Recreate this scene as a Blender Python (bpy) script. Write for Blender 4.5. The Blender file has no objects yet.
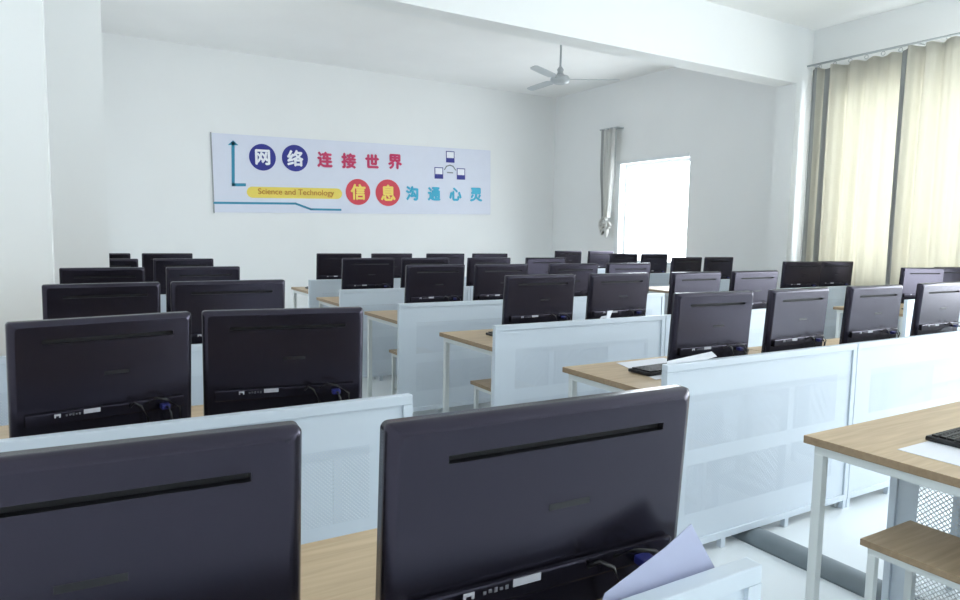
import bpy, bmesh, math, random
from mathutils import Vector, Matrix
random.seed(7)
PI = math.pi
sc = bpy.context.scene
C = bpy.data.collections.new('classroom'); sc.collection.children.link(C)

# ------------------------------------------------------------------ materials
def mat(name, col, rough=.5, metal=0., noise=0., nscale=8., bump=0., bscale=60., **kw):
    m = bpy.data.materials.new(name); m.use_nodes = True
    nt = m.node_tree; b = nt.nodes['Principled BSDF']
    b.inputs['Base Color'].default_value = (*col, 1); b.inputs['Roughness'].default_value = rough
    b.inputs['Metallic'].default_value = metal
    for k, v in kw.items():
        b.inputs[k.replace('_', ' ')].default_value = v
    if noise or bump:
        tc = nt.nodes.new('ShaderNodeTexCoord')
    if noise:
        n = nt.nodes.new('ShaderNodeTexNoise'); n.inputs['Scale'].default_value = nscale; n.inputs['Detail'].default_value = 5
        r = nt.nodes.new('ShaderNodeValToRGB')
        r.color_ramp.elements[0].position = .3; r.color_ramp.elements[1].position = .7
        r.color_ramp.elements[0].color = (*[c*(1-noise) for c in col], 1)
        r.color_ramp.elements[1].color = (*[min(1, c*(1+noise)) for c in col], 1)
        nt.links.new(tc.outputs['Object'], n.inputs['Vector']); nt.links.new(n.outputs['Fac'], r.inputs['Fac'])
        nt.links.new(r.outputs['Color'], b.inputs['Base Color'])
    if bump:
        n2 = nt.nodes.new('ShaderNodeTexNoise'); n2.inputs['Scale'].default_value = bscale; n2.inputs['Detail'].default_value = 3
        bp = nt.nodes.new('ShaderNodeBump'); bp.inputs['Strength'].default_value = bump; bp.inputs['Distance'].default_value = .002
        nt.links.new(tc.outputs['Object'], n2.inputs['Vector']); nt.links.new(n2.outputs['Fac'], bp.inputs['Height'])
        nt.links.new(bp.outputs['Normal'], b.inputs['Normal'])
    return m

def wood(name, c1, c2, rough=.45):
    m = bpy.data.materials.new(name); m.use_nodes = True
    nt = m.node_tree; b = nt.nodes['Principled BSDF']; b.inputs['Roughness'].default_value = rough
    tc = nt.nodes.new('ShaderNodeTexCoord'); mp = nt.nodes.new('ShaderNodeMapping'); mp.inputs['Scale'].default_value = (1.5, 22, 22)
    n = nt.nodes.new('ShaderNodeTexNoise'); n.inputs['Scale'].default_value = 2.2; n.inputs['Detail'].default_value = 6; n.inputs['Distortion'].default_value = .6
    r = nt.nodes.new('ShaderNodeValToRGB'); r.color_ramp.elements[0].position = .3; r.color_ramp.elements[1].position = .72
    r.color_ramp.elements[0].color = (*c1, 1); r.color_ramp.elements[1].color = (*c2, 1)
    nt.links.new(tc.outputs['Object'], mp.inputs['Vector']); nt.links.new(mp.outputs['Vector'], n.inputs['Vector'])
    nt.links.new(n.outputs['Fac'], r.inputs['Fac']); nt.links.new(r.outputs['Color'], b.inputs['Base Color'])
    return m

def perforated(name, col, ax, pitch=.0125, rad=.36):
    """sheet steel with a staggered lattice of punched holes; ax = the two object axes of the sheet"""
    m = bpy.data.materials.new(name); m.use_nodes = True
    nt = m.node_tree; L = nt.links.new; b = nt.nodes['Principled BSDF']; out = nt.nodes['Material Output']
    b.inputs['Base Color'].default_value = (*col, 1); b.inputs['Roughness'].default_value = .45
    tc = nt.nodes.new('ShaderNodeTexCoord'); sp = nt.nodes.new('ShaderNodeSeparateXYZ'); L(tc.outputs['Object'], sp.inputs[0])
    def mth(op, a, bb=None):
        n = nt.nodes.new('ShaderNodeMath'); n.operation = op
        for i, v in enumerate((a, bb)):
            if v is None: continue
            if isinstance(v, (int, float)): n.inputs[i].default_value = v
            else: L(v, n.inputs[i])
        return n.outputs[0]
    u = mth('DIVIDE', sp.outputs[ax[0]], pitch); v = mth('DIVIDE', sp.outputs[ax[1]], pitch)
    p = mth('ADD', u, v); q = mth('SUBTRACT', u, v)
    def cell(t):
        f = mth('SUBTRACT', t, mth('FLOOR', t)); return mth('ABSOLUTE', mth('SUBTRACT', f, .5))
    d = mth('MAXIMUM', cell(p), cell(q))
    hole = mth('LESS_THAN', d, rad)
    tr = nt.nodes.new('ShaderNodeBsdfTransparent'); mx = nt.nodes.new('ShaderNodeMixShader')
    L(hole, mx.inputs[0]); L(b.outputs[0], mx.inputs[1]); L(tr.outputs[0], mx.inputs[2]); L(mx.outputs[0], out.inputs['Surface'])
    return m

def curtain_mat(name, col, tcol, fac=.5):
    m = bpy.data.materials.new(name); m.use_nodes = True
    nt = m.node_tree; L = nt.links.new; b = nt.nodes['Principled BSDF']; out = nt.nodes['Material Output']
    b.inputs['Base Color'].default_value = (*col, 1); b.inputs['Roughness'].default_value = .9
    tc = nt.nodes.new('ShaderNodeTexCoord'); mp = nt.nodes.new('ShaderNodeMapping'); mp.inputs['Scale'].default_value = (60, 60, 1.2)
    n = nt.nodes.new('ShaderNodeTexNoise'); n.inputs['Scale'].default_value = 3; n.inputs['Detail'].default_value = 4
    r = nt.nodes.new('ShaderNodeValToRGB'); r.color_ramp.elements[0].color = (*[c*.78 for c in tcol], 1); r.color_ramp.elements[1].color = (*tcol, 1)
    L(tc.outputs['Object'], mp.inputs[0]); L(mp.outputs[0], n.inputs['Vector']); L(n.outputs['Fac'], r.inputs['Fac'])
    t = nt.nodes.new('ShaderNodeBsdfTranslucent'); L(r.outputs[0], t.inputs['Color'])
    mx = nt.nodes.new('ShaderNodeMixShader'); mx.inputs[0].default_value = fac
    L(b.outputs[0], mx.inputs[1]); L(t.outputs[0], mx.inputs[2]); L(mx.outputs[0], out.inputs['Surface'])
    return m

def glass_mat():
    m = bpy.data.materials.new('window_glass'); m.use_nodes = True
    nt = m.node_tree; L = nt.links.new; out = nt.nodes['Material Output']
    t = nt.nodes.new('ShaderNodeBsdfTransparent'); g = nt.nodes.new('ShaderNodeBsdfGlossy'); g.inputs['Roughness'].default_value = .02
    t.inputs['Color'].default_value = (.95, .98, .98, 1)
    mx = nt.nodes.new('ShaderNodeMixShader'); mx.inputs[0].default_value = .06
    L(t.outputs[0], mx.inputs[1]); L(g.outputs[0], mx.inputs[2]); L(mx.outputs[0], out.inputs['Surface'])
    return m

M = dict(
    wall=mat('wall_paint', (.84, .85, .85), .85, noise=.012, nscale=1.2, bump=.08, bscale=90),
    ceil=mat('ceiling_paint', (.86, .86, .85), .9, noise=.015, nscale=1.5),
    floor=mat('floor_epoxy', (.78, .82, .84), .25, noise=.02, nscale=2.5),
    trim=mat('baseboard_paint', (.62, .66, .68), .5, noise=.03),
    steel=mat('white_powder_coated_steel', (.60, .66, .725), .38, noise=.01, nscale=3),
    steel_g=mat('grey_white_steel', (.66, .69, .69), .4, noise=.015, nscale=3),
    mesh=perforated('perforated_white_steel', (.56, .62, .69), (0, 2), .0125, .15),
    mesh_side=perforated('perforated_side_steel', (.62, .64, .65), (1, 2), .018, .36),
    wood=wood('light_oak_laminate', (.46, .335, .205), (.60, .46, .30)),
    edge=wood('brown_edge_band', (.27, .185, .11), (.34, .24, .15)),
    plastic=mat('black_monitor_plastic', (.007, .0065, .010), .26, noise=.04, nscale=3, bump=.03, bscale=400, Specular_IOR_Level=.6, Specular_Tint=(.80, .72, 1, 1)),
    dark=mat('dark_recess_plastic', (.005, .005, .007), .6, noise=.05),
    screen=mat('switched_off_screen', (.004, .004, .005), .18, noise=.05),
    label=mat('white_sticker', (.45, .45, .49), .6, noise=.05, nscale=60),
    mark=mat('grey_print', (.12, .12, .14), .5, noise=.1, nscale=50),
    emblem=mat('dark_emblem', (.006, .006, .009), .35, noise=.05),
    blue=mat('blue_plug', (.018, .022, .16), .45, noise=.05),
    cable=mat('black_cable_rubber', (.008, .008, .01), .45, noise=.05),
    key=mat('black_keycap', (.012, .012, .014), .5, noise=.1, nscale=30),
    duct=mat('grey_rubber_duct', (.17, .20, .22), .5, noise=.08, nscale=10),
    paper=mat('white_paper', (.80, .81, .86), .85, noise=.01),
    lav=mat('lavender_paper', (.46, .48, .64), .85, noise=.02),
    fan=mat('fan_grey_enamel', (.45, .48, .50), .4, noise=.02),
    frame=mat('white_window_frame', (.80, .83, .85), .4, noise=.01),
    curtain=curtain_mat('beige_curtain_cloth', (.66, .64, .58), (.70, .68, .60), .48),
    curtain_d=curtain_mat('grey_curtain_fold', (.40, .41, .41), (.25, .25, .24), .25),  # darker, less translucent cloth for the listed pleats
    curtain_w=curtain_mat('white_curtain_cloth', (.80, .80, .78), (.8, .8, .78), .5),
    banner=mat('banner_sheet', (.70, .73, .84), .5, noise=.01),
    bshadow=mat('banner_edge_shadow', (.32, .34, .36), .6, noise=.02),
    teal=mat('teal_print', (.03, .27, .42), .5, noise=.02),
    navy=mat('navy_print', (.015, .02, .25), .5, noise=.02),
    red=mat('red_print', (.66, .05, .08), .5, noise=.02),
    crimson=mat('crimson_print', (.56, .03, .12), .5, noise=.02),
    cyan=mat('cyan_print', (.04, .42, .62), .5, noise=.02),
    yellow=mat('yellow_print', (.85, .68, .12), .5, noise=.02),
    yel2=mat('yellow_lettering', (.95, .72, .15), .5, noise=.02),
    brown=mat('orange_brown_lettering', (.55, .25, .03), .5, noise=.02),
    white=mat('white_print', (.85, .86, .92), .5, noise=.01),
    board=mat('added_board_green', (.03, .09, .07), .6, noise=.1, nscale=4),
    glass=glass_mat())

# ------------------------------------------------------------------ mesh helpers
def box(bm, x0, x1, y0, y1, z0, z1, mi=0, bev=0.):
    vs = [bm.verts.new((x, y, z)) for x in (x0, x1) for y in (y0, y1) for z in (z0, z1)]
    fs = [bm.faces.new([vs[i] for i in q]) for q in ((0,1,3,2),(4,6,7,5),(0,4,5,1),(2,3,7,6),(0,2,6,4),(1,5,7,3))]
    for f in fs: f.material_index = mi
    if bev:
        es = list({e for f in fs for e in f.edges})
        r = bmesh.ops.bevel(bm, geom=es, offset=bev, segments=2, affect='EDGES', profile=.6)
        for f in r['faces']: f.material_index = mi
    return fs
def tube(bm, pts, r, n=8, mi=0, cap=True):
    pts = [Vector(p) for p in pts]; rings = []
    for i, p in enumerate(pts):
        d = (pts[min(i+1, len(pts)-1)] - pts[max(i-1, 0)]).normalized()
        a = d.orthogonal().normalized() if abs(d.z) < .9 else Vector((1, 0, 0)); a = (a - d*a.dot(d)).normalized(); b = d.cross(a)
        rr = r[i] if isinstance(r, (list, tuple)) else r
        rings.append([bm.verts.new(p + a*rr*math.cos(2*PI*k/n) + b*rr*math.sin(2*PI*k/n)) for k in range(n)])
    for A, B in zip(rings, rings[1:]):
        for k in range(n):
            f = bm.faces.new((A[k], A[(k+1) % n], B[(k+1) % n], B[k])); f.material_index = mi; f.smooth = True
    if cap:
        bm.faces.new(rings[0]).material_index = mi; bm.faces.new(rings[-1]).material_index = mi
def lathe(bm, prof, n=28, cx=0, cy=0):
    rings = [[bm.verts.new((cx + r*math.cos(2*PI*k/n), cy + r*math.sin(2*PI*k/n), z)) for k in range(n)] for r, z in prof]
    for A, B in zip(rings, rings[1:]):
        for k in range(n):
            f = bm.faces.new((A[k], A[(k+1) % n], B[(k+1) % n], B[k])); f.smooth = True
    bm.faces.new(rings[0]); bm.faces.new(rings[-1])
def obj(name, bm, m, parent=None, loc=(0,0,0), rot=(0,0,0)):
    bmesh.ops.recalc_face_normals(bm, faces=bm.faces)
    me = bpy.data.meshes.new(name); bm.to_mesh(me); bm.free()
    for x in (m if isinstance(m, (list, tuple)) else [m]): me.materials.append(M[x] if isinstance(x, str) else x)
    o = bpy.data.objects.new(name, me); C.objects.link(o); o.parent = parent; o.location = loc; o.rotation_euler = rot
    return o
def tag(o, label, cat, group=None):
    o['label'] = label; o['category'] = cat
    if group: o['group'] = group
    return o
def thing(name, label, cat, loc=(0,0,0), rz=0, group=None):
    o = bpy.data.objects.new(name, None); o.empty_display_size = .1; C.objects.link(o)
    o.location = loc; o.rotation_euler = (0, 0, rz); return tag(o, label, cat, group)
def struct(name, bm, m, parent=None):
    o = obj(name, bm, m, parent)
    if parent is None: o['kind'] = 'structure'
    return o
def B(*a, **k):
    bm = bmesh.new(); box(bm, *a, **k); return bm
def dup(root, name, label, loc, rz=0, group=None):
    r = root.copy(); C.objects.link(r); r.location = loc; r.rotation_euler = (0, 0, rz); r['label'] = label
    if group: r['group'] = group
    for ch in list(root.children):
        c = ch.copy(); C.objects.link(c); c.parent = r
        for g in list(ch.children):
            d = g.copy(); C.objects.link(d); d.parent = c
    return r

# ------------------------------------------------------------------ the room
XL, XR, YF, YB, H = -.50, 8.25, -5.0, 11.0, 4.05
struct('floor', B(XL-.2, XR+.3, YF-.2, YB+.2, -.1, 0), 'floor')
struct('ceiling', B(XL-.2, XR+.3, YF-.2, YB+.2, H, H+.15), 'ceil')
struct('wall_back', B(XL-.2, XR+.3, YB, YB+.2, 0, H), 'wall')
struct('wall_front', B(XL-.2, XR+.3, YF-.2, YF, 0, H), 'wall')
# left wall; its one unseen window is added to let in daylight
def wall_with_openings(x0, x1, opens):
    bm = bmesh.new(); y = YF
    for (a, b, z0, z1) in opens:
        box(bm, x0, x1, y, a, 0, H); box(bm, x0, x1, a, b, 0, z0); box(bm, x0, x1, a, b, z1, H); y = b
    box(bm, x0, x1, y, YB, 0, H); return bm
WL_ADDED = [(7.3, 8.7, 1.5, 2.6)]  # added opening hidden behind the left column, brightens the far right wall
WR = [(-3.3, -.75, .55, 3.2), (-.35, 2.35, .55, 3.2), (3.15, 5.3, .95, 3.2), (7.56, 9.08, .95, 2.64)]  # first two openings are out of view, added to bring in daylight
struct('wall_left', wall_with_openings(XL-.2, XL, WL_ADDED), 'wall')
struct('wall_right', wall_with_openings(XR, XR+.24, WR), 'wall')
bm = B(XL, -.06, 4.10, 4.56, 0, H); struct('wall_left_pier', bm, 'wall').name = 'wall_left_pier'
struct('wall_left_column', B(XL, .262, 5.60, 5.88, 0, 3.36), 'wall')
struct('wall_right_column', B(7.95, XR, 5.60, 5.88, 0, 3.36), 'wall')
struct('ceiling_beam', B(XL, XR, 5.60, 5.88, 3.36, H), 'wall')
bm = bmesh.new()
box(bm, .262, XR, YB-.015, YB, 0, .1); struct('baseboard_back', bm, 'trim')
struct('baseboard_right', B(XR-.015, XR, 5.88, YB-.015, 0, .1), 'trim')

def window(n, side, a, b, z0, z1, mull):
    x = XR+.10 if side > 0 else XL-.13
    bm = bmesh.new(); t = .055
    box(bm, x, x+.05, a, a+t, z0, z1); box(bm, x, x+.05, b-t, b, z0, z1)
    box(bm, x, x+.05, a+t, b-t, z0, z0+t); box(bm, x, x+.05, a+t, b-t, z1-t, z1)
    for m_ in mull: box(bm, x+.003, x+.047, m_-.025, m_+.025, z0+t, z1-t)
    w = struct('window_%d' % n, bm, 'frame')
    obj('window_glass', B(x+.02, x+.026, a+t, b-t, z0+t, z1-t), 'glass', w)
    obj('window_sill', B(XR-.04 if side > 0 else XL-.12, XR+.1 if side > 0 else XL+.04, a-.03, b+.03, z0-.035, z0), 'frame', w)
    # daylight portal that only guides the sky light through the opening
    L = bpy.data.lights.new('daylight_portal', 'AREA'); L.shape = 'RECTANGLE'; L.size = z1-z0; L.size_y = b-a; L.cycles.is_portal = True
    o = bpy.data.objects.new('daylight_portal', L); C.objects.link(o)
    o.location = (XR+.22 if side > 0 else XL-.19, (a+b)/2, (z0+z1)/2); o.rotation_euler = (0, PI/2 if side > 0 else -PI/2, 0)
for i, (a, b, z0, z1) in enumerate(WR): window(i+1, 1, a, b, z0, z1, [(a+b)/2] if i < 3 else [])
for i, (a, b, z0, z1) in enumerate(WL_ADDED): window(5+i, -1, a, b, z0, z1, [(a+b)/2])  # unseen window, added for its daylight
# raised white architrave round the far window
bm = bmesh.new(); a, b, z0, z1 = WR[3]
box(bm, XR-.03, XR, b, b+.10, z0-.1, z1+.02); box(bm, XR-.03, XR, a, b+.10, z1, z1+.055)
struct('trim_1', bm, 'frame')

# ------------------------------------------------------------------ curtains
def cloth(y0, y1, x, z0, z1, waves, amp, seed, drift=0., nz=26, gather=None, ny=150, dark=()):
    """a hanging sheet in the plane x, pleated along y; material 1 on pleats listed in dark"""
    rnd = random.Random(seed); ph = [rnd.uniform(0, 6.28) for _ in range(5)]
    bm = bmesh.new(); G = []
    for j in range(nz+1):
        t = j/nz; z = z0 + (z1-z0)*t; row = []
        g = gather(t) if gather else 1
        for i in range(ny+1):
            s = i/ny; ss = s + .012*math.sin(9*s+ph[0]+2*t)
            w = math.sin(2*PI*waves*ss+ph[1]) + .35*math.sin(2*PI*waves*2.3*ss+ph[2]+1.2*t)
            w *= amp*(.75 + .35*math.sin(5*s+ph[3]))*(1-.25*t)
            yy = y0 + (y1-y0)*(.5 + (s-.5)*g) + drift*(1-t)
            row.append(bm.verts.new((x - w, yy, z + (.012*math.sin(2*PI*waves*ss+ph[1]) if j == nz else 0))))
        G.append(row)
    for j in range(nz):
        for i in range(ny):
            f = bm.faces.new((G[j][i], G[j][i+1], G[j+1][i+1], G[j+1][i])); f.smooth = True
            s = (i+.5)/ny
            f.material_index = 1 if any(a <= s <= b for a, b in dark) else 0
    return bm
def curtain(label, group, y0, y1, x, z0, z1, waves, amp, seed, **kw):
    t = thing('curtain', label, 'curtain', (x, (y0+y1)/2, z0), 0, group)
    bm = cloth(y0-(y0+y1)/2, y1-(y0+y1)/2, 0, 0, z1-z0, waves, amp, seed, **kw)
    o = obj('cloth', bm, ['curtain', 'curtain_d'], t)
    s = o.modifiers.new('thick', 'SOLIDIFY'); s.thickness = .002
    n = max(3, int((y1-y0)/.17))
    for k in range(n):
        yy = (y0-(y0+y1)/2) + (y1-y0)*(k+.5)/n
        bm = bmesh.new(); pts = [(0, yy+.022*math.cos(a*PI/6), z1-z0+.022+.022*math.sin(a*PI/6)) for a in range(13)]
        tube(bm, pts, .004, 6, cap=False); obj('hook', bm, 'fan', t)
    return t
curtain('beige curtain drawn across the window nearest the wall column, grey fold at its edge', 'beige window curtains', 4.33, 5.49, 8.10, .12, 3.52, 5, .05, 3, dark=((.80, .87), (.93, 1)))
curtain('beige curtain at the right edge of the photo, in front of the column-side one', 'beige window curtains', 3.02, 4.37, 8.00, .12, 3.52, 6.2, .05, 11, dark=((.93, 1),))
bm = bmesh.new(); tube(bm, [(8.08, 2.7, 3.575), (8.08, 5.55, 3.575)], .013, 10)
for yy in (2.75, 4.25, 5.5): box(bm, 8.08, XR, yy-.008, yy+.008, 3.567, 3.583)
tag(obj('curtain_rail', bm, 'fan'), 'grey curtain rail carrying the two beige curtains on the right wall', 'curtain rail')
# far curtain: gathered and tied in a knot beside the bright window
t = thing('tied_curtain', 'pale narrow curtain knotted and hanging beside the far bright window', 'curtain', (8.10, 9.28, 1.62))
def gth(tt): return 1.0 if tt > .5 else .55+.45*tt*2
bm = cloth(-.19, .19, 0, .10, 1.62, 4, .035, 5, gather=gth, ny=80, dark=((.80, 1.0), (0, .05)))
o = obj('cloth', bm, ['curtain_w', 'curtain_d'], t)
bm = bmesh.new()
for (r, c, tl, rr) in ((.085, (-.01, .05, .02), .4, .035), (.07, (.0, -.03, -.05), -.6, .032), (.06, (.01, .08, -.10), 1.1, .028)):
    pts = [(c[0]+.4*r*math.sin(a*PI/8+tl), c[1]+r*math.cos(a*PI/8), c[2]+r*math.sin(a*PI/8)*(1+.2*tl)) for a in range(17)]
    tube(bm, pts, rr, 9, cap=False)
tube(bm, [(0, -.02, .0), (-.01, -.05, -.12), (0, -.03, -.24)], [.03, .045, .02], 9)
obj('knot', bm, 'curtain_w', t)
bm = bmesh.new(); box(bm, -.01, .15, -.22, .22, 1.62, 1.64); obj('bracket', bm, 'fan', t)

# ------------------------------------------------------------------ lettering
def text(name, body, size, depth, m, parent, loc, offset=0., font_shear=0.):
    cu = bpy.data.curves.new(name, 'FONT'); cu.body = body; cu.size = size; cu.align_x = 'CENTER'; cu.align_y = 'CENTER'
    cu.extrude = depth; cu.shear = font_shear
    tmp = bpy.data.objects.new('tmp', cu); sc.collection.objects.link(tmp); bpy.context.view_layer.update()
    me = bpy.data.meshes.new_from_object(tmp.evaluated_get(bpy.context.evaluated_depsgraph_get()))
    bpy.data.objects.remove(tmp); bpy.data.curves.remove(cu)
    xs = [v.co.x for v in me.vertices]; ys = [v.co.y for v in me.vertices]
    if xs:
        cx, cy = (min(xs)+max(xs))/2, (min(ys)+max(ys))/2
        for v in me.vertices: v.co = Vector((v.co.x-cx, -v.co.z, v.co.y-cy))
    if offset:
        bm = bmesh.new()
        for q, (dx, dz) in enumerate(((0, 0), (offset, 0), (-offset, 0), (0, offset), (0, -offset))):
            k = me.copy(); k.transform(Matrix.Translation((dx, -.0006*q, dz))); bm.from_mesh(k); bpy.data.meshes.remove(k)
        bm.to_mesh(me); bm.free()
    me.name = name; me.materials.clear(); me.materials.append(M[m])
    o = bpy.data.objects.new(name, me); C.objects.link(o); o.parent = parent; o.location = loc
    return o

# ------------------------------------------------------------------ banner on the back wall (s = along, z = up, metres from its lower left corner)
BW, BH = 4.86, 1.17
ban = thing('wall_banner', 'wide pale blue slogan banner with coloured Chinese lettering on the back wall', 'banner', (1.93, YB, 1.655))
ban.rotation_euler = (0, -math.radians(1.3), 0)
obj('sheet', B(0, BW, -.02, -.002, 0, BH), 'banner', ban)
obj('edge_shadow', B(-.014, 0, -.024, -.002, -.01, BH+.01), 'bshadow', ban)  # shadow line along the banner's left edge, made as a dark strip
# pixel measurements of the print turned into metres on the sheet
import itertools
_X0, _XW = 213.0, 277.0
CAMF = 689.3; CR = Vector((.857968, -.513397, .017717)); CU = Vector((.033962, .091101, .995262)); CB = Vector((-.512579, -.853302, .095598))
CAM = Vector((0, 0, 1.4056))
def on_wall(x, y):
    """where a measured direction meets the back wall, in banner coordinates"""
    d = CR*(x-480)/CAMF - CU*(y-300)/CAMF - CB
    p = CAM + d*((YB-.02)/d.y); a = math.radians(1.3)
    dx, dz = p.x-1.93, p.z-1.655
    return dx*math.cos(a)+dz*math.sin(a), -dx*math.sin(a)+dz*math.cos(a)
def disc(name, x, y, r, m, y0=-.026):
    s, z = on_wall(x, y); bm = bmesh.new(); n = 40
    a = [bm.verts.new((s+r*math.cos(2*PI*k/n), y0, z+r*math.sin(2*PI*k/n))) for k in range(n)]
    b = [bm.verts.new((s+r*math.cos(2*PI*k/n), -.019, z+r*math.sin(2*PI*k/n))) for k in range(n)]
    bm.faces.new(a); bm.faces.new(b)
    for k in range(n): bm.faces.new((a[k], a[(k+1) % n], b[(k+1) % n], b[k]))
    return obj(name, bm, m, ban)
for x, y, m, ch, cm in ((262.5, 157.3, 'navy', '网', 'white'), (295, 158.2, 'navy', '络', 'white'), (358, 192.0, 'red', '信', 'yel2'), (387.9, 192.8, 'red', '息', 'yel2')):
    r = {262.5: .202, 295: .206, 358: .214, 387.9: .224}[x]
    disc('circle', x, y, r, m)
    s, z = on_wall(x, y); text('lettering', ch, r*1.25, .003, cm, ban, (s, -.030, z), offset=.009)
for x, y, ch, sz, m in ((324.8, 159.6, '连', .25, 'crimson'), (348.7, 160.8, '接', .25, 'crimson'), (372, 161.2, '世', .25, 'crimson'), (395, 161.7, '界', .26, 'crimson'),
                        (412, 193.3, '沟', .25, 'cyan'), (434, 193.9, '通', .25, 'cyan'), (455.3, 194.2, '心', .25, 'cyan'), (476, 194.7, '灵', .26, 'cyan')):
    s, z = on_wall(x, y); text('lettering', ch, sz, .003, m, ban, (s, -.024, z), offset=.011)
def stroke(bm, pts, w, y0=-.0245):
    P = [on_wall(*p) for p in pts]
    for (a, b) in zip(P, P[1:]):
        d = Vector((b[0]-a[0], b[1]-a[1])).normalized()*w/2; n = Vector((-d.y, d.x))
        q = [(a[0]-d.x*.9+n.x, a[1]-d.y*.9+n.y), (b[0]+d.x*.9+n.x, b[1]+d.y*.9+n.y), (b[0]+d.x*.9-n.x, b[1]+d.y*.9-n.y), (a[0]-d.x*.9-n.x, a[1]-d.y*.9-n.y)]
        f = [bm.verts.new((u, y0, v)) for u, v in q]; g = [bm.verts.new((u, -.0195, v)) for u, v in q]
        bm.faces.new(f); bm.faces.new(g)
        for k in range(4): bm.faces.new((f[k], f[(k+1) % 4], g[(k+1) % 4], g[k]))
bm = bmesh.new(); stroke(bm, [(233, 143.5), (233.2, 184.8), (244.5, 184.8)], .045)
P = [on_wall(*p) for p in ((233, 140.3), (238.4, 145.3), (227.8, 145.0))]
f = [bm.verts.new((u, -.0245, v)) for u, v in P]; g = [bm.verts.new((u, -.0195, v)) for u, v in P]; bm.faces.new(f); bm.faces.new(g)
for k in range(3): bm.faces.new((f[k], f[(k+1) % 3], g[(k+1) % 3], g[k]))
obj('arrow', bm, 'teal', ban)
bm = bmesh.new(); stroke(bm, [(214.5, 202.8), (295.5, 203.6), (311, 209.3), (340.5, 209.8)], .032); obj('underline', bm, 'teal', ban)
bm = bmesh.new(); A_, B_ = on_wall(252.5, 192.2), on_wall(337, 193.7); rr = .085
ol = [(A_[0]+rr*math.cos(PI/2+PI*k/12), A_[1]+rr*math.sin(PI/2+PI*k/12)) for k in range(13)] + [(B_[0]+rr*math.cos(-PI/2+PI*k/12), B_[1]+rr*math.sin(-PI/2+PI*k/12)) for k in range(13)]
f = [bm.verts.new((u, -.024, v)) for u, v in ol]; g = [bm.verts.new((u, -.0195, v)) for u, v in ol]; bm.faces.new(f); bm.faces.new(g)
for k in range(26): bm.faces.new((f[k], f[(k+1) % 26], g[(k+1) % 26], g[k]))
obj('yellow_strip', bm, 'yellow', ban)
s, z = on_wall(297, 193); text('lettering', 'Science and Technology', .125, .002, 'brown', ban, (s, -.027, z), offset=.001)
for x, y in ((450.2, 156.9), (438.8, 173.0), (460.9, 174.0)):
    s, z = on_wall(x, y); bm = bmesh.new(); w, h = .085, .10
    for (a, b, c, d, mi) in ((-w, w, -h, -.02, 1), (-w, -w+.014, -.02, h, 1), (w-.014, w, -.02, h, 1), (-w, w, h-.014, h, 1), (-w+.014, w-.014, -.02, h-.014, 0)):
        box(bm, s+a, s+b, -.0245, -.0195, z+c, z+d, mi)
    obj('computer_icon', bm, ['white', 'navy'], ban)
bm = bmesh.new(); stroke(bm, [(444.5, 169.5), (446.5, 166.3), (449.8, 165.2), (453, 166.3), (455.5, 170)], .018); stroke(bm, [(447.5, 172.5), (452.5, 172.8)], .02)
obj('link_line', bm, 'duct', ban)

# ------------------------------------------------------------------ desk
DW, DD, ZT, ZP = 1.37, .704, .7475, .8775
def make_desk(label, group, loc):
    t = thing('computer_desk', label, 'desk', loc, 0, group)
    bm = bmesh.new(); box(bm, .004, DW-.004, .034, DD, ZT-.027, ZT, 1, .003)
    for f in bm.faces:
        if f.calc_center_median().z > ZT-.0008: f.material_index = 0
    obj('tabletop', bm, ['wood', 'edge'], t)
    bm = bmesh.new(); e = .003                                   # front panel: folded frame, recessed sheet with two perforated bands
    zb = .046; fr = .032
    box(bm, e, DW-e, 0, .032, ZP-fr, ZP, 0, .003); box(bm, e, DW-e, 0, .032, zb, zb+fr, 0, .003)
    box(bm, e, e+fr, 0, .032, zb+fr, ZP-fr); box(bm, DW-e-fr, DW-e, 0, .032, zb+fr, ZP-fr)
    xs = [e+fr, .15, DW-.15, DW-e-fr]; zs = [zb+fr, .20, .42, .49, .73, ZP-fr]
    for i in range(3):
        for j in range(5):
            q = [bm.verts.new((x, .008, z)) for x, z in ((xs[i], zs[j]), (xs[i+1], zs[j]), (xs[i+1], zs[j+1]), (xs[i], zs[j+1]))]
            bm.faces.new(q).material_index = 1 if i == 1 and j in (1, 3) else 0
    obj('front_panel', bm, ['steel', 'mesh'], t)
    for x in (.018, .41, .87, DW-.018): obj('foot', B(x-.014, x+.014, .004, .028, 0, .047), 'steel', t)
    for x in (.035, DW-.035):
        bm = bmesh.new(); box(bm, x-.016, x+.016, DD-.065, DD-.033, 0, ZT-.057, 0, .003); obj('leg', bm, 'steel_g', t)
        bm = bmesh.new(); box(bm, x-.016, x+.016, .034, .066, 0, ZT-.057, 0, .003); obj('leg', bm, 'steel_g', t)
    bm = bmesh.new()
    box(bm, .019, DW-.019, DD-.065, DD-.033, ZT-.057, ZT-.0275); box(bm, .019, DW-.019, .034, .066, ZT-.057, ZT-.0275)
    for x in (.035, DW-.035): box(bm, x-.016, x+.016, .066, DD-.065, ZT-.057, ZT-.0275)
    obj('apron', bm, 'steel_g', t)
    for x in (.445, DW-.445):                                    # perforated divider under the top
        bm = bmesh.new(); ys = [.07, .11, .54, .63]; zz = [.06, .12, ZT-.12, ZT-.06]
        for i in range(3):
            for j in range(3):
                q = [bm.verts.new((x, y, z)) for y, z in ((ys[i], zz[j]), (ys[i+1], zz[j]), (ys[i+1], zz[j+1]), (ys[i], zz[j+1]))]
                bm.faces.new(q).material_index = 1 if i == 1 and j == 1 else 0
        box(bm, x-.012, x+.012, .61, .634, 0, ZT-.058)
        obj('divider', bm, ['steel', 'mesh_side'], t)
    return t
ROW = [.683+1.327*i for i in range(7)]
ordn = ['first', 'second', 'third', 'fourth', 'fifth', 'sixth', 'seventh']
desk0 = None
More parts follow.
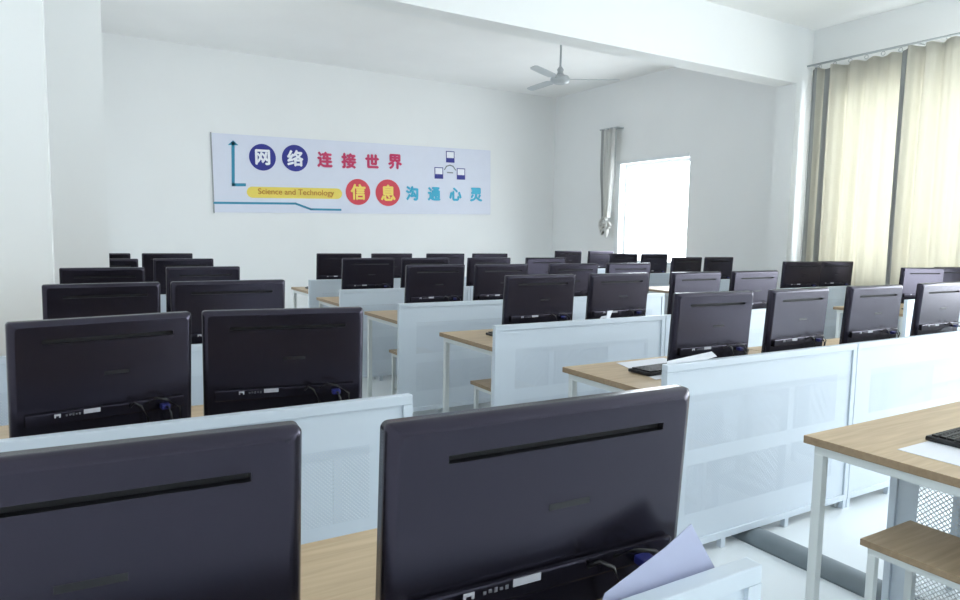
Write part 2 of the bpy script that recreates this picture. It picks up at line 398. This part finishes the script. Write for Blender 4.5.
def desk(x, i, label, group):
    global desk0
    if x > 2 and x < 2.1: x += {0: .03, 1: .03, 2: .025, 3: .015, 4: .03, 5: .15}.get(i, 0)
    if desk0 is None: desk0 = make_desk(label, group, (x, ROW[i], 0)); return desk0
    return dup(desk0, 'computer_desk', label, (x, ROW[i], 0), 0, group)
for i in range(6):
    desk(-.41, i, 'white steel computer desk against the left wall, %s row from the front' % ordn[i], 'desks along the left wall')
for i in range(6):
    desk(2.086, i, 'white panelled computer desk beside the left aisle, middle block, %s row from the front' % ordn[i], 'desks in the middle block')
    if i: desk(3.456 + {1: .03, 2: .025, 3: .015, 4: .03, 5: .15}[i], i, 'white panelled computer desk on the right half of the middle block, %s row' % ordn[i], 'desks in the middle block')
for i, x in ((2, 6.52), (3, 6.56), (4, 6.32), (5, 6.45), (6, 6.5)):
    desk(x, i, 'white computer desk by the window wall, %s row from the front' % ordn[i], 'desks along the window wall')

# ------------------------------------------------------------------ monitor
def make_monitor(label, group):
    t = thing('computer_monitor', label, 'monitor', (0, 0, 0), 0, group)
    w, h, zb = .265, .172, .239                                   # half width, half height, height of the centre
    bm = bmesh.new()
    def ring(hw, hh, y, r, n=5):
        out = []
        for cx, cz, a0 in ((hw-r, hh-r, 0), (-hw+r, hh-r, PI/2), (-hw+r, -hh+r, PI), (hw-r, -hh+r, 3*PI/2)):
            for k in range(n): a = a0+PI/2*k/(n-1); out.append(bm.verts.new((cx+r*math.cos(a), y, cz+r*math.sin(a))))
        return out
    R_ = [ring(w, h, .014, .010), ring(w, h, -.006, .010), ring(w-.004, h-.004, -.012, .010), ring(w-.018, h-.014, -.020, .012)]
    bm.faces.new(R_[0])
    for A, B_ in zip(R_, R_[1:]):
        n = len(A)
        for k in range(n): bm.faces.new((A[k], A[(k+1) % n], B_[(k+1) % n], B_[k])).smooth = True
    last = R_[3]  #                                                  # back face with a recessed vent groove
    x0, x1, z0, z1, yb = -.180, .200, .111, .123, -.020
    g = [bm.verts.new(p) for p in ((x1, yb, z1), (x0, yb, z1), (x0, yb, z0), (x1, yb, z0))]
    for c in range(4):
        seg = last[c*5:c*5+5]; nx = last[(c*5+5) % 20]
        bm.faces.new(seg+[g[c]]); bm.faces.new((seg[-1], nx, g[(c+1) % 4], g[c]))
    d = [bm.verts.new((v.co.x, -.008, v.co.z)) for v in g]
    for k in range(4): bm.faces.new((g[k], g[(k+1) % 4], d[(k+1) % 4], d[k])).material_index = 1
    bm.faces.new(d).material_index = 1
    hs = obj('housing', bm, ['plastic', 'dark'], t, (0, 0, zb), (math.radians(3.6), 0, 0))
    obj('screen', B(-w+.008, w-.008, .0135, .0155, -h+.018, h-.008), 'screen', hs)
    bm = bmesh.new(); box(bm, -.075, .075, -.040, -.023, -.125, .03, 0, .006); obj('mount_cover', bm, 'plastic', hs) if False else bm.free()
    bm = bmesh.new(); box(bm, -w+.035, w-.035, -.032, -.022, -.128+.020, -.128+.055, 0, .004); obj('port_strip', bm, 'plastic', hs)
    bm = bmesh.new(); box(bm, -.075, -.028, -.0335, -.0322, -.128+.041, -.128+.053); obj('label', bm, 'label', hs)
    bm = bmesh.new(); box(bm, -.155, -.138, -.0335, -.0322, -.128+.045, -.128+.050); box(bm, -.155, -.151, -.0335, -.0322, -.128+.040, -.128+.045); box(bm, -.142, -.138, -.0335, -.0322, -.128+.040, -.128+.045)
    obj('port_icon', bm, 'label', hs)
    bm = bmesh.new()
    for k in range(5): box(bm, -.124+k*.009, -.119+k*.009, -.0335, -.0322, -.128+.041+.001*(k % 2), -.128+.046+.001*(k % 3))
    obj('port_print', bm, 'mark', hs)
    bm = bmesh.new()
    box(bm, -.012, .062, -.0206, -.0196, .012, .022, 0, .0004)
    obj('emblem', bm, 'emblem', hs)
    bm = bmesh.new(); box(bm, .150, .178, -.055, -.032, -.128+.026, -.128+.040, 0, .003); obj('video_plug', bm, 'blue', hs)
    bm = bmesh.new(); tube(bm, [(.164, -.050, -.128+.033), (.166, -.066, -.128+.036), (.172, -.072, -.128+.02), (.180, -.066, -.128-.02), (.184, -.05, -.128-.055)], .0042, 8)
    tube(bm, [(.060, -.030, -.128+.040), (.066, -.052, -.128+.058), (.085, -.060, -.128+.048), (.105, -.058, -.128+.010), (.112, -.045, -.128-.05)], .0035, 8)
    tube(bm, [(.110, -.030, -.128+.045), (.130, -.056, -.128+.064), (.165, -.062, -.128+.058), (.205, -.060, -.128+.030), (.215, -.045, -.128-.045)], .0035, 8)
    obj('cable', bm, 'cable', hs)
    bm = bmesh.new(); box(bm, -.035, .035, -.006, .012, .012, .17, 0, .004); obj('stand_neck', bm, 'plastic', t)
    bm = bmesh.new(); box(bm, -.115, .115, -.075, .095, 0, .012, 0, .005); obj('stand_base', bm, 'plastic', t)
    return t
mon0 = make_monitor('x', 'x'); used = False
def monitor(x, i, rz, label, group, dy=0):
    global used
    loc = (x, ROW[i]+.150+dy, ZT+.0002)
    if not used:
        used = True; mon0.location = loc; mon0.rotation_euler = (0, 0, math.radians(rz)); mon0['label'] = label; mon0['group'] = group; return mon0
    return dup(mon0, 'computer_monitor', label, loc, math.radians(rz), group)
# left wall column
LEFT = [(0, -.012, -3, .055), (0, .615, -2, -.02), (1, .085, 11, .01), (1, .59, -9, .02), (2, .135, 4, -.02), (2, .675, 1, .0), (3, .19, 0, 0), (3, .77, 5, 0), (4, .26, 0, 0), (4, .83, 2, 0), (5, .30, 0, 0), (5, .86, 0, 0)]
ll = {0: 'nearest row, cut by the left and bottom edges', 1: 'second row'}
for k, (i, x, rz, dy) in enumerate(LEFT):
    side = 'left' if k % 2 == 0 else 'right'
    if i == 0: lb = ('large black monitor back in the near left corner, cut off by the photo edge' if k == 0 else 'largest black monitor back, front centre, with a lavender paper at its lower right')
    else: lb = 'black monitor back, %s seat of the left wall desk, %s row from the front' % (side, ordn[i])
    mo = monitor(x, i, rz, lb, 'monitors along the left wall', dy)
    mo.scale = ({0: 1, 1: 1.015, 2: .87, 3: .93, 5: 1.0}.get(k, .87), 1, 1)
MID = {1: (2.55, 3.18, 3.86, 4.57), 2: (2.53, 3.18, 3.92, 4.57), 3: (2.48, 3.09, 3.85, 4.50), 4: (2.45, 3.05, 3.79, 4.52), 5: (2.63, 3.27, 3.98, 4.62)}
ROT = {1: (-3, 2, -2, -1), 2: (1, 2, 3, 0), 3: (2, 2, -3, -3), 4: (0, 0, 0, -2), 5: (0, 2, 0, 0)}
cnt = ['first', 'second', 'third', 'last']
for i in MID:
    for k in range(4):
        monitor(MID[i][k], i, ROT[i][k], 'black monitor back, %s from the aisle in the %s row of the middle block' % (cnt[k], ordn[i]), 'monitors in the middle block').scale = ({1: .92, 2: 1.01}.get(i, .98), 1, 1)
WIN = {2: (7.03, 7.63), 3: (7.12, 7.75), 4: (6.72, 7.32), 5: (6.88, 7.49), 6: (6.92, 7.60)}
for i in WIN:
    for k in range(2):
        monitor(WIN[i][k], i, {2: -13, 3: -12}.get(i, 0), 'black monitor back by the window wall, %s row, %s of its pair' % (ordn[i], ('left', 'right')[k]), 'monitors along the window wall')

# ------------------------------------------------------------------ keyboards on the aisle seats of the middle block
def make_keyboard(label, group):
    t = thing('keyboard', label, 'keyboard', (0, 0, 0), 0, group)
    bm = bmesh.new(); box(bm, -.22, .22, -.07, .07, 0, .016, 0, .005); obj('case', bm, 'cable', t)
    bm = bmesh.new()
    for r in range(5):
        for k in range(18): box(bm, -.207+k*.0231, -.207+k*.0231+.019, -.058+r*.0235, -.058+r*.0235+.0195, .0158, .0225)
    o = obj('keys', bm, 'key', t)
    return t
kb = make_keyboard('x', 'x')
for n, i in enumerate(range(6)):
    lb = {0: 'black keyboard lying on a white sheet at the nearest wooden desktop, far right'}.get(i, 'black keyboard at the aisle end of the middle block desk, %s row from the front' % ordn[i])
    loc = (2.555 + (.09 if i == 0 else 0), ROW[i]+.40, ZT + (.0022 if i in (0, 1) else .0002))
    if n == 0: kb.location = loc; kb['label'] = lb; kb['group'] = 'keyboards on the aisle seats'
    else: dup(kb, 'keyboard', lb, loc, math.radians([0, 3, -2, 2, 0, 1][i]), 'keyboards on the aisle seats')
def sheet(name, label, pts, m='paper', th=.0012, cat='paper'):
    bm = bmesh.new(); P = [Vector(p) for p in pts]; n = (P[1]-P[0]).cross(P[2]-P[0]).normalized()*th
    a = [bm.verts.new(p) for p in P]; b = [bm.verts.new(p+n) for p in P]
    bm.faces.new(a); bm.faces.new(b[::-1])
    for k in range(len(P)): bm.faces.new((a[k], a[(k+1) % len(P)], b[(k+1) % len(P)], b[k]))
    return tag(obj(name, bm, m), label, cat)
z = ZT+.0004
sheet('paper_sheet', 'white paper sheet under the black keyboard on the nearest desktop at right', [(2.24, ROW[0]+.25, z), (2.54, ROW[0]+.25, z), (2.54, ROW[0]+.46, z), (2.24, ROW[0]+.46, z)])
sheet('paper_sheet', 'white paper sheet under the keyboard of the second row desk beside the aisle', [(2.32, ROW[1]+.26, z), (2.72, ROW[1]+.26, z), (2.78, ROW[1]+.66, z), (2.44, ROW[1]+.66, z)])
sheet('paper_sheet', 'white paper leaning over the panel below the first middle monitor, second row', [(2.16, ROW[1]+.036, ZT+.10), (2.46, ROW[1]+.036, ZT+.135), (2.47, ROW[1]+.075, ZT+.150), (2.19, ROW[1]+.075, ZT+.128)])
sheet('paper_sheet', 'lavender sheet leaning against the lower right of the largest front monitor', [(.60, ROW[0]+.036, .790), (.935, ROW[0]+.036, .775), (.905, ROW[0]+.042, .850), (.842, ROW[0]+.052, .950), (.785, ROW[0]+.050, .925), (.66, ROW[0]+.046, .885)], 'lav')
bm = bmesh.new()
P = [(-.05, 0, -.02), (-.01, .015, .012), (.02, -.004, .020), (.035, .01, .047), (.07, .0, .050), (.045, -.008, .018), (.05, .004, -.02), (0, -.012, -.012)]
a = [bm.verts.new((x, y-.003, z_)) for x, y, z_ in P]; b = [bm.verts.new((x, y+.003, z_)) for x, y, z_ in P]
bm.faces.new(a); bm.faces.new(b[::-1])
for k in range(8): bm.faces.new((a[k], a[(k+1) % 8], b[(k+1) % 8], b[k]))
tag(obj('crumpled_paper', bm, 'paper', None, (2.98, ROW[2]+.055, ZP-.005)), 'small crumpled white paper poking above the third row panel below a monitor', 'paper')

# ------------------------------------------------------------------ stools tucked in at the aisle end
def make_stool(label, group):
    t = thing('wooden_stool', label, 'stool', (0, 0, 0), 0, group)
    bm = bmesh.new(); box(bm, 0, .30, 0, .40, .428, .450, 1, .003)
    for f in bm.faces:
        if f.calc_center_median().z > .4492: f.material_index = 0
    obj('seat', bm, ['wood', 'edge'], t)
    for x in (.03, .27):
        for y in (.03, .37):
            bm = bmesh.new(); box(bm, x-.0125, x+.0125, y-.0125, y+.0125, 0, .402, 0, .002); obj('leg', bm, 'steel_g', t)
    bm = bmesh.new()
    for y in (.03, .37): box(bm, .0175, .2825, y-.0125, y+.0125, .402, .4278); pass
    for x in (.03, .27): box(bm, x-.0125, x+.0125, .0425, .3575, .402, .4278)
    obj('frame', bm, 'steel_g', t)
    for y in (.03, .37): obj('stretcher', B(.0425, .2575, y-.009, y+.009, .11, .13), 'steel_g', t)
    return t
st = make_stool('x', 'x')
for n, i in enumerate(range(6)):
    lb = 'white legged wooden stool under the middle block desk beside the aisle, %s row' % ordn[i]
    loc = (2.165 + (.07 if i else 0), ROW[i]+(.09 if i else .115), 0)
    if n == 0: st.location = loc; st['label'] = lb; st['group'] = 'stools under the aisle desks'
    else: dup(st, 'wooden_stool', lb, loc, 0, 'stools under the aisle desks')

# ------------------------------------------------------------------ floor cable duct
bm = bmesh.new(); n = 12; A = []
for y in (-.6, .2, 1.0, 1.9, 2.75):
    A.append([bm.verts.new((2.745+.085*math.cos(PI*k/n), y, .044*math.sin(PI*k/n))) for k in range(n+1)])
for a, b in zip(A, A[1:]):
    for k in range(n): bm.faces.new((a[k], a[k+1], b[k+1], b[k])).smooth = True
    bm.faces.new((a[0], b[0], b[-1], a[-1]))
bm.faces.new(A[0]); bm.faces.new(A[-1])
tag(obj('floor_cable_duct', bm, 'duct'), 'rounded dark grey cable duct running across the floor under the second row', 'cable duct')

# ------------------------------------------------------------------ ceiling fan
def fan(x, y, ang, label):
    t = thing('ceiling_fan', label, 'ceiling fan', (x, y, H), 0, 'ceiling fans')
    zc = 3.45-H
    bm = bmesh.new(); lathe(bm, [(.075, -.002), (.07, -.03), (.03, -.075), (.018, -.08)]); obj('canopy', bm, 'fan', t)
    bm = bmesh.new(); lathe(bm, [(.014, -.07), (.014, zc+.15)], 12); lathe(bm, [(.02, zc+.17), (.045, zc+.13), (.035, zc+.10), (.05, zc+.06)], 20); obj('rod', bm, 'fan', t)
    bm = bmesh.new(); lathe(bm, [(.05, zc+.065), (.11, zc+.045), (.13, zc+.01), (.12, zc-.035), (.06, zc-.055)]); obj('motor_housing', bm, 'fan', t)
    for k in range(3):
        a = math.radians(ang+120*k); bm = bmesh.new()
        prof = [(.11, .018), (.18, .026), (.24, .052), (.48, .056), (.74, .050), (.78, .030)]
        top = []; bot = []
        for r, w in prof:
            top.append([bm.verts.new((r, s*w, zc+.008+s*.25*w+.003)) for s in (-1, 1)]); bot.append([bm.verts.new((r, s*w, zc+.008+s*.25*w-.003)) for s in (-1, 1)])
        for j in range(len(prof)-1):
            bm.faces.new((top[j][0], top[j+1][0], top[j+1][1], top[j][1])); bm.faces.new((bot[j][0], bot[j][1], bot[j+1][1], bot[j+1][0]))
            for s in (0, 1): bm.faces.new((top[j][s], bot[j][s], bot[j+1][s], top[j+1][s]))
        bm.faces.new((top[0][0], top[0][1], bot[0][1], bot[0][0])); bm.faces.new((top[-1][0], bot[-1][0], bot[-1][1], top[-1][1]))
        o = obj('blade', bm, 'fan', t); o.rotation_euler = (0, 0, a)
fan(5.68, 7.50, -33, 'grey three-bladed ceiling fan hanging between the banner and the beam')

# ------------------------------------------------------------------ behind the camera: unseen board added to darken reflections in the monitors
ch = thing('added_chalkboard', 'unseen green board added on the front wall to darken monitor reflections', 'board', (3.6, YF, 1.0))
obj('board', B(-2, 2, .005, .03, 0, 1.2), 'board', ch)
bm = bmesh.new()
for a in ((-2.04, 2.04, .002, .045, -.04, 0), (-2.04, 2.04, .002, .045, 1.2, 1.24), (-2.04, -2, .002, .045, 0, 1.2), (2, 2.04, .002, .045, 0, 1.2)): box(bm, *a)
obj('board_frame', bm, 'fan', ch)

# ------------------------------------------------------------------ light: bright overcast sky through the windows
w = bpy.data.worlds.new('sky'); sc.world = w; w.use_nodes = True
bg = w.node_tree.nodes['Background']; bg.inputs['Color'].default_value = (.95, .96, 1.0, 1); bg.inputs['Strength'].default_value = 13.6

# ------------------------------------------------------------------ camera
cd = bpy.data.cameras.new('camera'); cam = bpy.data.objects.new('camera', cd); sc.collection.objects.link(cam)
cd.sensor_fit = 'HORIZONTAL'; cd.sensor_width = 36; cd.lens = 36*CAMF/960; cd.clip_start = .05
cam.matrix_world = Matrix(((CR.x, CU.x, CB.x, 0), (CR.y, CU.y, CB.y, 0), (CR.z, CU.z, CB.z, CAM.z), (0, 0, 0, 1)))
sc.camera = cam
vs = sc.view_settings; vs.view_transform = 'Standard'; vs.look = 'None'; vs.gamma = 1; vs.exposure = 0.0
vs.use_curve_mapping = False
cy = sc.cycles; cy.use_denoising = True; cy.max_bounces = 12; cy.diffuse_bounces = 8; cy.glossy_bounces = 4; cy.transparent_max_bounces = 16; cy.caustics_reflective = False; cy.caustics_refractive = False
